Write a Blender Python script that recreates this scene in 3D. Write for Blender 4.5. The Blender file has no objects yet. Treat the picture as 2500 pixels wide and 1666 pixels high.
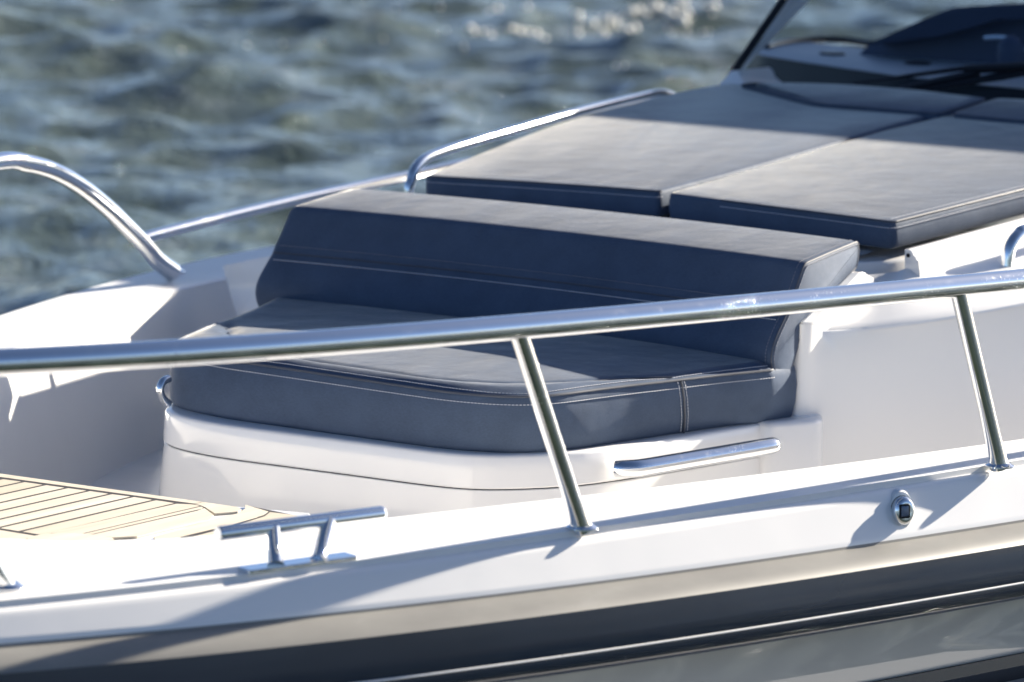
import bpy, bmesh, math, random
import numpy as np
from mathutils import Vector, Matrix

random.seed(7); rng = np.random.default_rng(11)
S = bpy.context.scene
COL = S.collection
rad = math.radians

# ------------------------------------------------------------------ frame
# Boat frame used while measuring: X aft, Y to port, Z up, origin at the front edge of the
# sunpad.  World: x = X, y = -Y, z = Z + 1.30 (waterline at world z = 0).
ZW = 1.30
TH, PH, RO = 0.603294347307687, 0.1522898260167563, 0.02511119473759211
CAM = np.array([-6.261405618210157, 3.986293335421651, 0.8406135972777251]); FPX = 9000.0
PW, PHH = 2500, 1666
_d = np.array([math.cos(TH)*math.cos(PH), -math.sin(TH)*math.cos(PH), -math.sin(PH)])
_r = np.array([math.sin(TH), math.cos(TH), 0.0]); _u = np.cross(_r, _d); _u = _u if _u[2] > 0 else -_u
_r, _u = math.cos(RO)*_r+math.sin(RO)*_u, -math.sin(RO)*_r+math.cos(RO)*_u
A = lambda *p: np.array(p, float)

def pl(a, b, n, k):
    """measured point of the photo placed on a real plane of the boat n.P = k"""
    n = np.array(n, float); v = _d+_r*(a-PW/2)/FPX-_u*(b-PHH/2)/FPX
    return CAM+v*((k-n@CAM)/(n@v))
def onX(a, b, k): return pl(a, b, (1, 0, 0), k)
def onY(a, b, k): return pl(a, b, (0, 1, 0), k)
def onZ(a, b, k): return pl(a, b, (0, 0, 1), k)
def W(p): return (float(p[0]), float(-p[1]), float(p[2]+ZW))

# ------------------------------------------------------------------ scene graph
def empty(name, X, Y, Z):
    o = bpy.data.objects.new(name, None); COL.objects.link(o)
    o.location = W((X, Y, Z)); o.empty_display_size = .2
    return o
def tag(o, label=None, cat=None, group=None, kind=None):
    for k, v in (('label', label), ('category', cat), ('group', group), ('kind', kind)):
        if v: o[k] = v
    return o
def root_loc(o):
    l = Vector(o.location)
    return l

class M:
    def __init__(s): s.v = []; s.f = []
    def add(s, verts, faces):
        b = len(s.v); s.v += [W(p) for p in verts]; s.f += [tuple(i+b for i in f) for f in faces]
        return s
    def loft(s, rings, closed=True, cap0=False, cap1=False):
        n = len(rings[0]); vs = [p for r in rings for p in r]; fs = []
        m = n if closed else n-1
        for i in range(len(rings)-1):
            for j in range(m):
                k = (j+1) % n
                fs.append((i*n+j, i*n+k, (i+1)*n+k, (i+1)*n+j))
        if cap0: fs.append(tuple(range(n))[::-1])
        if cap1: fs.append(tuple((len(rings)-1)*n+j for j in range(n)))
        return s.add(vs, fs)
    def tube(s, path, r, seg=20, caps=True, closed=False):
        P = [np.array(p, float) for p in path]; n = len(P)
        R = r if hasattr(r, '__len__') else [r]*n
        T = []
        for i in range(n):
            if closed: t = P[(i+1) % n]-P[i-1]
            else: t = P[min(i+1, n-1)]-P[max(i-1, 0)]
            T.append(t/np.linalg.norm(t))
        up = A(0, 0, 1) if abs(T[0][2]) < .9 else A(1, 0, 0)
        a = np.cross(T[0], up); a /= np.linalg.norm(a)
        rings = []
        for i in range(n):
            a = a-T[i]*(a@T[i]); a /= np.linalg.norm(a); b = np.cross(T[i], a)
            rings.append([P[i]+R[i]*(math.cos(2*math.pi*k/seg)*a+math.sin(2*math.pi*k/seg)*b) for k in range(seg)])
        if closed: rings.append(rings[0])
        return s.loft(rings, True, caps and not closed, caps and not closed)
    def lathe(s, c, axis, prof, seg=32):
        """prof: list of (distance along axis, radius)"""
        c = np.array(c, float); ax = np.array(axis, float); ax /= np.linalg.norm(ax)
        a = np.cross(ax, A(0, 0, 1) if abs(ax[2]) < .9 else A(1, 0, 0)); a /= np.linalg.norm(a); b = np.cross(ax, a)
        rings = [[c+ax*h+max(q, 1e-5)*(math.cos(2*math.pi*k/seg)*a+math.sin(2*math.pi*k/seg)*b) for k in range(seg)] for h, q in prof]
        return s.loft(rings, True, True, True)
    def slab(s, poly, t, n=(0, 0, 1), bev=0.0):
        """flat polygon (3-D points) with thickness t below it along n"""
        n = np.array(n, float); n /= np.linalg.norm(n); P = [np.array(p, float) for p in poly]
        rings = [[p-n*t for p in P], [p-n*bev for p in P]]
        if bev: rings.append(inset(P, bev))
        return s.loft(rings, True, True, True)
    def box(s, c, e, ax=None, bev=0):
        ax = np.eye(3) if ax is None else ax
        P = [np.array(c)+ax[0]*e[0]*i+ax[1]*e[1]*j+ax[2]*e[2] for i, j in ((-1, -1), (1, -1), (1, 1), (-1, 1))]
        return s.slab(P, 2*e[2], ax[2], bev)
    def build(s, name, mat, parent=None, smooth=True, ang=35, label=None):
        me = bpy.data.meshes.new(name); me.from_pydata(s.v, [], s.f)
        bm = bmesh.new(); bm.from_mesh(me)
        bmesh.ops.remove_doubles(bm, verts=bm.verts, dist=1e-6)
        bmesh.ops.recalc_face_normals(bm, faces=bm.faces)
        bm.to_mesh(me); bm.free()
        if smooth:
            me.polygons.foreach_set('use_smooth', [True]*len(me.polygons))
            me.set_sharp_from_angle(angle=rad(ang))
        me.materials.append(mat)
        o = bpy.data.objects.new(name, me); COL.objects.link(o)
        if parent is not None:
            q = parent; off = Vector((0, 0, 0))
            while q is not None: off += Vector(q.location) if q.type == 'EMPTY' else Vector((0, 0, 0)); q = q.parent
            o.parent = parent; o.matrix_parent_inverse = Matrix.Translation(-off) if parent.type == 'EMPTY' else Matrix.Identity(4)
            if parent.type != 'EMPTY': o.matrix_parent_inverse = Matrix.Identity(4)
        if label: o['label'] = label
        return o

def inset(P, d, n=None):
    """offset of a closed loop inwards by d in plan (x,y), z kept"""
    P = [np.array(p, float) for p in P]; N = len(P); out = []
    ar = sum(P[i][0]*P[(i+1) % N][1]-P[(i+1) % N][0]*P[i][1] for i in range(N)); sg = 1 if ar > 0 else -1
    for i in range(N):
        t = P[(i+1) % N]-P[i-1]; t[2] = 0; l = np.linalg.norm(t)
        if l < 1e-9: out.append(P[i]); continue
        t /= l; out.append(P[i]+sg*d*A(-t[1], t[0], 0))
    return out
def fillet(P, r, seg=6, closed=True):
    P = [np.array(p, float) for p in P]; N = len(P); out = []
    for i in range(N):
        ri = r[i] if hasattr(r, '__len__') else r
        if (not closed and i in (0, N-1)) or ri <= 0: out.append(P[i]); continue
        a, b = P[i-1]-P[i], P[(i+1) % N]-P[i]; la, lb = np.linalg.norm(a), np.linalg.norm(b)
        p0 = P[i]+a/la*min(ri, .48*la); p1 = P[i]+b/lb*min(ri, .48*lb)
        for k in range(seg+1):
            t = k/seg; out.append((1-t)**2*p0+2*t*(1-t)*P[i]+t*t*p1)
    return out
def dens(P, step, closed=True):
    """insert points so that no edge is longer than step"""
    out = []; N = len(P)
    for i in range(N if closed else N-1):
        a, b = P[i], P[(i+1) % N]; k = max(1, int(math.ceil(np.linalg.norm(b-a)/step)))
        out += [a+(b-a)*j/k for j in range(k)]
    if not closed: out.append(P[-1])
    return out
def dens2(P, Q, step):
    o, q = [], []; N = len(P)
    for i in range(N):
        a, b = P[i], P[(i+1) % N]; c, d = Q[i], Q[(i+1) % N]; k = max(1, int(math.ceil(np.linalg.norm(b-a)/step)))
        o += [a+(b-a)*j/k for j in range(k)]; q += [c+(d-c)*j/k for j in range(k)]
    return o, q
def crom(P, n=8, closed=False):
    P = [np.array(p, float) for p in P]; N = len(P); out = []
    for i in range(N if closed else N-1):
        g = lambda j: P[j % N] if closed else P[min(max(j, 0), N-1)]
        p0, p1, p2, p3 = g(i-1), g(i), g(i+1), g(i+2)
        if not closed and i == 0: p0 = 2*p1-p2
        if not closed and i == N-2: p3 = 2*p2-p1
        for k in range(n):
            t = k/n; out.append(.5*((2*p1)+(-p0+p2)*t+(2*p0-5*p1+4*p2-p3)*t*t+(-p0+3*p1-3*p2+p3)*t**3))
    if not closed: out.append(P[-1])
    return out
def resample(P, n):
    P = np.array(P); d = np.r_[0, np.cumsum(np.linalg.norm(np.diff(P, axis=0), axis=1))]
    s = np.linspace(0, d[-1], n); return [A(*[np.interp(x, d, P[:, k]) for k in range(3)]) for x in s]
def stitches(m, path, pitch=.0066, ln=.0046, r=.0009, off=(0, 0, 0), closed=False):
    P = [np.array(p, float)+np.array(off) for p in path]
    if closed: P.append(P[0])
    P = np.array(P); d = np.r_[0, np.cumsum(np.linalg.norm(np.diff(P, axis=0), axis=1))]
    at = lambda x: A(*[np.interp(x, d, P[:, k]) for k in range(3)])
    s = 0.0
    while s+ln < d[-1]:
        m.tube([at(s), at(s+ln*.5), at(s+ln)], [r*.7, r, r*.7], seg=5); s += pitch
    return m

# ------------------------------------------------------------------ materials
def mat(name, base, rough=.4, metal=0, spec=.5, coat=0, coat_r=.05, ior=1.45):
    m = bpy.data.materials.new(name); m.use_nodes = True; n = m.node_tree.nodes; b = n['Principled BSDF']
    b.inputs['Base Color'].default_value = (*base, 1); b.inputs['Roughness'].default_value = rough
    b.inputs['Metallic'].default_value = metal; b.inputs['Specular IOR Level'].default_value = spec
    b.inputs['Coat Weight'].default_value = coat; b.inputs['Coat Roughness'].default_value = coat_r
    b.inputs['IOR'].default_value = ior
    return m, m.node_tree, b
def node(nt, t, **kw):
    n = nt.nodes.new(t)
    for k, v in kw.items():
        if k in n.inputs: n.inputs[k].default_value = v
        else: setattr(n, k, v)
    return n
def noise(nt, scale, detail=3, rough=.5, mapping=None, dist=0):
    n = node(nt, 'ShaderNodeTexNoise', Scale=scale, Detail=detail, Roughness=rough, Distortion=dist)
    tc = nt.nodes.get('TC') or node(nt, 'ShaderNodeTexCoord', name='TC')
    if mapping is not None:
        mp = node(nt, 'ShaderNodeMapping'); mp.inputs['Scale'].default_value = mapping[:3]
        if len(mapping) > 3: mp.inputs['Rotation'].default_value = mapping[3]
        nt.links.new(tc.outputs['Object'], mp.inputs['Vector']); nt.links.new(mp.outputs[0], n.inputs['Vector'])
    else: nt.links.new(tc.outputs['Object'], n.inputs['Vector'])
    return n
def ramp(nt, src, stops):
    r = node(nt, 'ShaderNodeValToRGB'); e = r.color_ramp.elements
    while len(e) < len(stops): e.new(.5)
    for k, (p, c) in enumerate(stops):
        e[k].position = p; e[k].color = (*c, 1) if hasattr(c, '__len__') else (c, c, c, 1)
    nt.links.new(src, r.inputs[0]); return r
def bump(nt, b, src, strength, dist, prev=None):
    n = node(nt, 'ShaderNodeBump', Strength=strength, Distance=dist); nt.links.new(src, n.inputs['Height'])
    if prev is not None: nt.links.new(prev.outputs[0], n.inputs['Normal'])
    nt.links.new(n.outputs[0], b.inputs['Normal']); return n
def rough_noise(nt, b, scale, lo, hi, p=(.4, .6), mapping=None):
    n = noise(nt, scale, 4, .55, mapping); r = ramp(nt, n.outputs[0], [(p[0], lo), (p[1], hi)])
    nt.links.new(r.outputs[0], b.inputs['Roughness'])

def m_gelcoat(name='white gelcoat', base=(.80, .79, .775), rough=.12):
    m, nt, b = mat(name, base, rough, coat=.5, coat_r=.04)
    c = noise(nt, 2.5, 3); r = ramp(nt, c.outputs[0], [(.3, tuple(x*.97 for x in base)), (.7, base)])
    nt.links.new(r.outputs[0], b.inputs['Base Color'])
    rough_noise(nt, b, 9, rough*.7, rough*1.8)
    bump(nt, b, noise(nt, 5, 2).outputs[0], .08, .01)
    return m
GEL = m_gelcoat()
HULL = m_gelcoat('pale grey hull gelcoat', (.42, .43, .42), .03)
def m_nonslip():
    m, nt, b = mat('ribbed non-slip gelcoat', (.80, .79, .775), .35)
    tc = node(nt, 'ShaderNodeTexCoord', name='TC'); mp = node(nt, 'ShaderNodeMapping'); mp.inputs['Rotation'].default_value = (0, 0, rad(-22))
    w = node(nt, 'ShaderNodeTexWave', Scale=58, Distortion=.0); nt.links.new(tc.outputs['Object'], mp.inputs[0]); nt.links.new(mp.outputs[0], w.inputs['Vector'])
    c = noise(nt, 7, 4); r = ramp(nt, c.outputs[0], [(.3, (.76, .75, .73)), (.7, (.81, .80, .785))]); nt.links.new(r.outputs[0], b.inputs['Base Color'])
    bump(nt, b, w.outputs['Fac'], .35, .0012); return m
NONSLIP = m_nonslip()
def m_fabric(name, base):
    m, nt, b = mat(name, base, .65, spec=.15)
    b.inputs['Sheen Weight'].default_value = .62; b.inputs['Sheen Roughness'].default_value = .21; b.inputs['Sheen Tint'].default_value = (1, .96, .88, 1)
    c = noise(nt, 14, 5, .6); c2 = noise(nt, 420, 2, .6, (1, .35, 1))
    mx = node(nt, 'ShaderNodeMath', operation='ADD'); ml = node(nt, 'ShaderNodeMath', operation='MULTIPLY'); ml.inputs[1].default_value = .7
    nt.links.new(c2.outputs[0], ml.inputs[0]); nt.links.new(c.outputs[0], mx.inputs[0]); nt.links.new(ml.outputs[0], mx.inputs[1])
    r = ramp(nt, mx.outputs[0], [(.55, tuple(x*.86 for x in base)), (1.1, tuple(x*1.12 for x in base))]); nt.links.new(r.outputs[0], b.inputs['Base Color'])
    w = node(nt, 'ShaderNodeTexWave', Scale=210, Distortion=.6); mp = node(nt, 'ShaderNodeMapping'); mp.inputs['Rotation'].default_value = (rad(35), rad(20), rad(38))
    nt.links.new(nt.nodes['TC'].outputs['Object'], mp.inputs[0]); nt.links.new(mp.outputs[0], w.inputs['Vector'])
    p = bump(nt, b, w.outputs['Fac'], .22, .0006)
    p = bump(nt, b, noise(nt, 7, 3).outputs[0], .45, .010, p)
    bump(nt, b, noise(nt, 38, 3).outputs[0], .22, .002, p)
    return m
FAB = m_fabric('grey marine vinyl', (.058, .082, .130))
WELT, _, _ = mat('dark grey piping', (.06, .068, .09), .5)
THREAD, _, _ = mat('pale thread', (.52, .53, .57), .7)
THREADD, _, _ = mat('grey thread', (.20, .21, .25), .7)
def m_chrome(name='polished stainless steel', drops=True):
    m, nt, b = mat(name, (.78, .79, .80), .05, metal=1)
    if drops:
        n = noise(nt, 26, 5, .65); r = ramp(nt, n.outputs[0], [(.52, .035), (.66, .16), (.74, .30)]); nt.links.new(r.outputs[0], b.inputs['Roughness'])
        v = node(nt, 'ShaderNodeTexVoronoi', Scale=230); nt.links.new(nt.nodes['TC'].outputs['Object'], v.inputs['Vector'])
        vr = ramp(nt, v.outputs['Distance'], [(0, 1.0), (.28, .0)])
        n2 = noise(nt, 8, 3, .6); r2 = ramp(nt, n2.outputs[0], [(.52, 0.0), (.64, 1.0)])
        mu = node(nt, 'ShaderNodeMath', operation='MULTIPLY'); nt.links.new(vr.outputs[0], mu.inputs[0]); nt.links.new(r2.outputs[0], mu.inputs[1])
        bump(nt, b, mu.outputs[0], .40, .0010)
    return m
STEEL = m_chrome(); STEELC = m_chrome('clean stainless steel', False)
def m_rubber():
    m, nt, b = mat('dark grey rub rail', (.11, .112, .115), .12, coat=.6)
    n = noise(nt, 3, 4, .5, (1, 1, 3)); r = ramp(nt, n.outputs[0], [(.3, (.010, .019, .040)), (.75, (.018, .030, .056))]); nt.links.new(r.outputs[0], b.inputs['Base Color'])
    rough_noise(nt, b, 4, .08, .24, (.35, .65), (.6, .6, 14))
    bump(nt, b, noise(nt, 6, 3, .5, (.4, .4, 5)).outputs[0], .10, .004); return m
RUB = m_rubber()
def m_rubtop():  # same rail; sunlight painted in as a lighter colour, with whitish scuffs
    m, nt, b = mat('sunlit scuffed rubber', (.20, .195, .185), .35)
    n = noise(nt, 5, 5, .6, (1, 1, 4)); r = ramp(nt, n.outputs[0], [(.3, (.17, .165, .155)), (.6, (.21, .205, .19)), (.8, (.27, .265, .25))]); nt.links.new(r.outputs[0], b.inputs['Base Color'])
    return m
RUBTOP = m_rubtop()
def m_teak():
    m, nt, b = mat('weathered teak', (.62, .50, .36), .6)
    n = noise(nt, 22, 6, .65, (.12, 1.6, 1)); n2 = noise(nt, 2.3, 2)
    r = ramp(nt, n.outputs[0], [(.3, (.52, .47, .385)), (.55, (.60, .55, .465)), (.75, (.66, .615, .535))])
    mx = node(nt, 'ShaderNodeMix', data_type='RGBA', blend_type='MULTIPLY'); mx.inputs[0].default_value = .5
    r2 = ramp(nt, n2.outputs[0], [(.35, (.86, .84, .80)), (.65, (1, 1, 1))])
    nt.links.new(r.outputs[0], mx.inputs[6]); nt.links.new(r2.outputs[0], mx.inputs[7])
    ge = node(nt, 'ShaderNodeNewGeometry'); r3 = ramp(nt, ge.outputs['Random Per Island'], [(0, (.80, .77, .72)), (.5, (.95, .94, .92)), (1, (1, 1, 1))])
    m2 = node(nt, 'ShaderNodeMix', data_type='RGBA', blend_type='MULTIPLY'); m2.inputs[0].default_value = .8
    nt.links.new(mx.outputs[2], m2.inputs[6]); nt.links.new(r3.outputs[0], m2.inputs[7]); nt.links.new(m2.outputs[2], b.inputs['Base Color'])
    bump(nt, b, n.outputs[0], .2, .001); return m
TEAK = m_teak()
CAULK, _, _ = mat('black caulking', (.035, .03, .028), .6)
BLACK, _, _ = mat('black plastic', (.010, .012, .017), .35, spec=.2)
DASH, _, _ = mat('grey dashboard', (.42, .43, .45), .5)
NAVY, _, _ = mat('dark blue grey moulding', (.050, .070, .120), .45, spec=.25)
DARK, _, _ = mat('black paint', (.010, .011, .014), .25)
LENS, _, _lb = mat('clear lamp lens', (.10, .13, .20), .05, coat=1)
def m_glass():
    m = bpy.data.materials.new('windscreen glass'); m.use_nodes = True; nt = m.node_tree; nt.nodes.clear()
    o = node(nt, 'ShaderNodeOutputMaterial'); mx = node(nt, 'ShaderNodeMixShader'); t = node(nt, 'ShaderNodeBsdfTransparent'); g = node(nt, 'ShaderNodeBsdfGlossy', Roughness=.01)
    t.inputs['Color'].default_value = (.80, .87, .90, 1)
    f = node(nt, 'ShaderNodeFresnel', IOR=1.5); ml = node(nt, 'ShaderNodeMath', operation='MULTIPLY'); ml.inputs[1].default_value = .5
    nt.links.new(f.outputs[0], ml.inputs[0]); nt.links.new(ml.outputs[0], mx.inputs[0]); nt.links.new(t.outputs[0], mx.inputs[1]); nt.links.new(g.outputs[0], mx.inputs[2]); nt.links.new(mx.outputs[0], o.inputs[0])
    return m
GLASS = m_glass()

GLINT, _, _ = mat('sun glint fleck', (.82, .79, .70), .6)  # pale colour of the flecks that imitate sun glints
# ------------------------------------------------------------------ water
def build_water():
    az = -TH
    e1 = np.array([math.cos(TH), math.sin(TH)]); e2 = np.array([-e1[1], e1[0]])     # along / across the view, world xy
    o = np.array([CAM[0], -CAM[1]])
    def axis(lo, hi, st, grow, far0, far1):
        a = list(np.arange(lo, hi, st)); s = st; x = a[-1]
        while x < far1: s *= grow; x += s; a.append(x)
        s = st; x = a[0]; pre = []
        while x > far0: s *= grow; x -= s; pre.append(x)
        return np.array(pre[::-1]+a)
    u = axis(11.5, 42, .062, 1.18, -900, 2500); v = axis(-6.0, 6.0, .07, 1.2, -1500, 1500)
    U, V = np.meshgrid(u, v, indexing='ij')
    du = np.gradient(u)[:, None]*np.ones_like(V); dv = np.gradient(v)[None, :]*np.ones_like(U); sp = np.maximum(du, dv)
    X = o[0]+U*e1[0]+V*e2[0]; Y = o[1]+U*e1[1]+V*e2[1]
    Zz = np.zeros_like(X); DX = np.zeros_like(X); DY = np.zeros_like(X)
    base = math.atan2(e1[1], e1[0])+rad(28)
    for i in range(130):
        lam = .26*(1.033**i) if i < 90 else rng.uniform(.5, 4.2)
        k = 2*math.pi/lam; ang = base+rng.normal(0, .85); ph = rng.uniform(0, 2*math.pi)
        a = .0060*lam*rng.uniform(.5, 1.4)*(1 if lam < 1.5 else (1.5/lam)**1.1)
        wgt = np.clip(lam/(3.2*sp)-.6, 0, 1)
        kx, ky = math.cos(ang), math.sin(ang); arg = k*(X*kx+Y*ky)+ph
        Zz += wgt*a*np.cos(arg); q = .9*wgt*a*np.sin(arg); DX -= q*kx; DY -= q*ky
    far = np.clip(1-(np.hypot(U-20, V)-60)/300, 0.0, 1)
    X2 = X+DX*far; Y2 = Y+DY*far; Zz = Zz*far
    n, m_ = X.shape
    co = np.stack([X2, Y2, Zz], -1).reshape(-1, 3)
    i = np.arange(n-1)[:, None]*m_+np.arange(m_-1)[None, :]
    f = np.stack([i, i+m_, i+m_+1, i+1], -1).reshape(-1, 4)
    me = bpy.data.meshes.new('water'); me.vertices.add(len(co)); me.vertices.foreach_set('co', co.ravel())
    me.loops.add(f.size); me.loops.foreach_set('vertex_index', f.ravel().astype(np.int32))
    me.polygons.add(len(f)); me.polygons.foreach_set('loop_start', np.arange(0, f.size, 4, dtype=np.int32))
    me.polygons.foreach_set('use_smooth', np.ones(len(f), bool)); me.update(calc_edges=True); me.validate()
    if me.polygons[0].normal.z < 0: me.flip_normals()
    m, nt, b = mat('sea water', (.018, .036, .030), .035, spec=.5, ior=1.333)
    # dark water near the boat's port side; beyond it pale patches painted for sky reflections
    c = noise(nt, 1.7, 6, .62, (1.0, 1.0, 1)); lo = ramp(nt, c.outputs[0], [(.40, (.016, .024, .018)), (.62, (.036, .044, .028))])
    hi = ramp(nt, c.outputs[0], [(.36, (.036, .050, .034)), (.54, (.072, .094, .080)), (.72, (.145, .172, .175))])
    sx_ = node(nt, 'ShaderNodeSeparateXYZ'); nt.links.new(nt.nodes['TC'].outputs['Object'], sx_.inputs[0])
    mr = node(nt, 'ShaderNodeMapRange'); mr.inputs['From Min'].default_value = 1.5; mr.inputs['From Max'].default_value = 4.0; nt.links.new(sx_.outputs['Y'], mr.inputs['Value'])
    mx = node(nt, 'ShaderNodeMix', data_type='RGBA'); nt.links.new(mr.outputs[0], mx.inputs[0]); nt.links.new(lo.outputs[0], mx.inputs[6]); nt.links.new(hi.outputs[0], mx.inputs[7]); nt.links.new(mx.outputs[2], b.inputs['Base Color'])
    p = bump(nt, b, noise(nt, 2.2, 4, .6, (1, 1, 1)).outputs[0], .7, .14)
    def masked(n_, k, inv):
        m_ = node(nt, 'ShaderNodeMath', operation='MULTIPLY'); m_.inputs[1].default_value = k
        if inv:
            q = node(nt, 'ShaderNodeMath', operation='SUBTRACT'); q.inputs[0].default_value = 1; nt.links.new(mr.outputs[0], q.inputs[1]); nt.links.new(q.outputs[0], m_.inputs[0])
        else: nt.links.new(mr.outputs[0], m_.inputs[0])
        nt.links.new(m_.outputs[0], n_.inputs['Strength'])
    p = bump(nt, b, noise(nt, 8, 4, .6, (1, .6, 1)).outputs[0], .9, .05, p); masked(p, .9, False)
    p = bump(nt, b, noise(nt, 26, 3, .6).outputs[0], 1.0, .028, p); masked(p, 1.0, False)
    p = bump(nt, b, noise(nt, 7, .6, .5).outputs[0], 1.0, .085, p); masked(p, 1.0, True)
    me.materials.append(m); ob = bpy.data.objects.new('water', me); COL.objects.link(ob); tag(ob, kind='structure')
    # added pale flecks that stand in for sun glints on the crests
    fm = M(); co2 = co.copy()
    def fleck(px, py, r):
        P = onZ(px, py, -ZW); k = int(np.argmin((co2[:, 0]-P[0])**2+(co2[:, 1]+P[1])**2)); c_ = A(co2[k, 0], -co2[k, 1], co2[k, 2]-ZW)
        rings = [[c_+A(q*r*math.cos(2*math.pi*j/9), q*r*math.sin(2*math.pi*j/9), h*r) for j in range(9)] for h, q in ((-.5, .9), (0, 1), (.5, .85), (.85, .5), (1, .05))]
        fm.loft(rings, True, True, True)
    fr = np.random.default_rng(5)
    for (x0, x1, y0, y1, sl, n_, r0, r1) in ((1090, 1340, 74, 84, -.02, 30, .010, .052), (1400, 1600, 50, 72, -.05, 32, .010, .055), (1590, 1750, 30, 70, .06, 34, .012, .066), (860, 1080, 14, 40, 0, 12, .012, .035), (1180, 1290, 18, 46, .1, 18, .012, .045), (300, 1000, 20, 190, 0, 7, .012, .022), (1000, 1720, 90, 200, 0, 6, .014, .030)):
        for _ in range(n_):
            px = fr.uniform(x0, x1); fleck(px, fr.uniform(y0, y1)+sl*(px-x0), r0+(r1-r0)*fr.random()**2)
    fo = fm.build('sun_glints', GLINT); tag(fo, kind='stuff')
build_water()

# ------------------------------------------------------------------ the boat
boat = tag(empty('motorboat', -.5, .2, -1.3), 'white open motorboat with stainless rails, grey cushions and a dark rub rail', 'boat')
CY = .2
# --- plan lines of the deck (X, Y), stern starboard -> bow -> stern port
port_in = [onZ(a, b, -.24)[:2] for a, b in [(2500, 1073), (2300, 1098), (2000, 1137), (1406, 1215), (1000, 1260), (700, 1288), (438, 1314), (272, 1322), (127, 1321), (0, 1316)]]
port_in = [A(5.0, 1.55), A(3.0, 1.55), A(1.2, 1.53), A(.2, 1.44)]+port_in+[A(-2.60, .36), A(-2.66, .22)]
port_out = [A(5.0, 1.72), A(3.0, 1.74), A(1.2, 1.69), A(.2, 1.56)]+[onZ(a, b, -.24)[:2] for a, b in [(2500, 1123), (2300, 1153), (2000, 1201), (1658, 1259), (1345, 1303)]]+[A(-2.16, 1.018), A(-2.42, .913), A(-2.612, .859-.012), A(-2.766, .778), A(-3.1, .60), A(-3.4, .40), A(-3.56, .2)]
ZS = -.30      # the far side lies a little lower
stb_in = [A(-2.66, .20), A(-2.60, .08), A(-2.40, -.06), A(-2.0, -.29), A(-1.6, -.50), A(-1.2, -.715)]+[onZ(a, b, ZS)[:2] for a, b in [(0, 845), (300, 750), (523, 683)]]+[A(.5, -1.30), A(1.2, -1.38), A(3.0, -1.42), A(5.0, -1.42)]
stb_out = [A(-3.56, .2), A(-3.4, 0), A(-3.1, -.2), A(-2.77, -.38), A(-2.42, -.53), A(-1.93, -.73), A(-1.39, -.92), A(-.95, -1.06)]+[onZ(a, b, ZS)[:2] for a, b in [(0, 761), (159, 718), (319, 678), (446, 649), (663, 601)]]+[A(1.3, -1.53), A(3.0, -1.57), A(5.0, -1.57)]
def p3(L, z): return [A(p[0], p[1], z if z else float(np.interp(p[0], [-3.2, -1.2], [-.24, ZS]))) for p in L]
pin = resample(crom(p3(port_in, -.24), 8), 160); pout = resample(crom(p3(port_out, -.24), 8), 160)
sin_ = resample(crom(p3(stb_in, 0), 8), 160); sout = resample(crom(p3(stb_out, 0), 8), 160)
# match inner and outer stations by x for the visible port side
def byx(L, xs):
    L = np.array(L); o = np.argsort(L[:, 0]); return [A(x, np.interp(x, L[o, 0], L[o, 1]), -.24) for x in xs]
def normals(L, side):
    L = np.array(L); t = np.gradient(L, axis=0); t[:, 2] = 0; t /= np.linalg.norm(t, axis=1)[:, None]
    n = np.stack([-t[:, 1], t[:, 0], 0*t[:, 0]], 1)
    if (n[len(n)//4]@A(0, side, 0)) < 0: n = -n
    return n
_zc = np.polyfit([-3.2, -2.78, -2.56, -2.21, -1.69, -.98, -.3], [-.272, -.280, -.285, -.294, -.3075, -.3195, -.327], 3)
def zcrease(x): return float(np.polyval(_zc, min(max(x, -3.3), -.3)))
def side_rings(out, n, prof):
    rings = []
    for o, dz, mode in prof:
        rings.append([p+nn*o+A(0, 0, dz if mode == 0 else (zcrease(p[0])+.24+dz)) for p, nn in zip(out, n)])
    return rings
def smoothY(L, lo, hi, deg):
    P = np.array(L); k = (P[:, 0] > lo) & (P[:, 0] < hi); c = np.polyfit(P[k, 0], P[k, 1], deg); w_ = np.clip(np.minimum(P[:, 0]-lo, hi-P[:, 0])/.35, 0, 1)
    P[:, 1] = P[:, 1]*(1-w_)+np.polyval(c, P[:, 0])*w_; return [p for p in P]
sin_ = smoothY(sin_, -2.3, .35, 3); sout = smoothY(sout, -2.3, 1.0, 3)
pout = smoothY(pout, -3.05, .9, 4); pin = smoothY(pin, -2.25, .9, 3)
np_ = normals(pout, 1); ns_ = normals(sout, -1)
GUN = [(0, 0, 0), (.0005, -.009, 0), (.004, -.0095, 0), (.010, -.0115, 0), (.0145, -.0155, 0), (.0175, -.021, 0), (.034, 0, 1), (.0355, -.003, 1), (.0365, -.013, 1)]
for out, n, inn in ((pout, np_, pin), (sout, ns_, sin_)):
    m = M(); m.loft(side_rings(out, n, GUN), closed=False)
    side = m.build('gunwale', GEL, boat, ang=25)
    # deck surface: inner lip, step-down inside
    ri = [inn]
    m = M()
    # top skin between outer and inner edge, in strips that follow both lines
    N = 160; rows = []
    for k in range(N):
        rows.append([out[k], out[k]+(inn[k]-out[k])*.5, inn[k]])
    m.loft(rows, closed=False)
    m.build('side_deck', NONSLIP, side)
# inner bulwark faces
def bulwark(inn, c, name):
    rows = []
    for k, p in enumerate(inn):
        t = inn[min(k+1, len(inn)-1)]-inn[max(k-1, 0)]; t[2] = 0; t /= np.linalg.norm(t); n = A(-t[1], t[0], 0)
        if n@(A(-.5, CY, 0)-A(p[0]*.2, p[1], 0)) < 0: n = -n
        rows.append([p, p+n*.006+A(0, 0, -.004), p+n*.010+A(0, 0, -.014), p+n*.03+A(0, 0, -.1), p+n*.07+A(0, 0, -.30), p+n*.08+A(0, 0, -.5)])
    return M().loft(rows, closed=False).build(name, GEL, boat, ang=30)
bulwark(pin, 1, 'bulwark'); bulwark(sin_, -1, 'bulwark')
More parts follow.
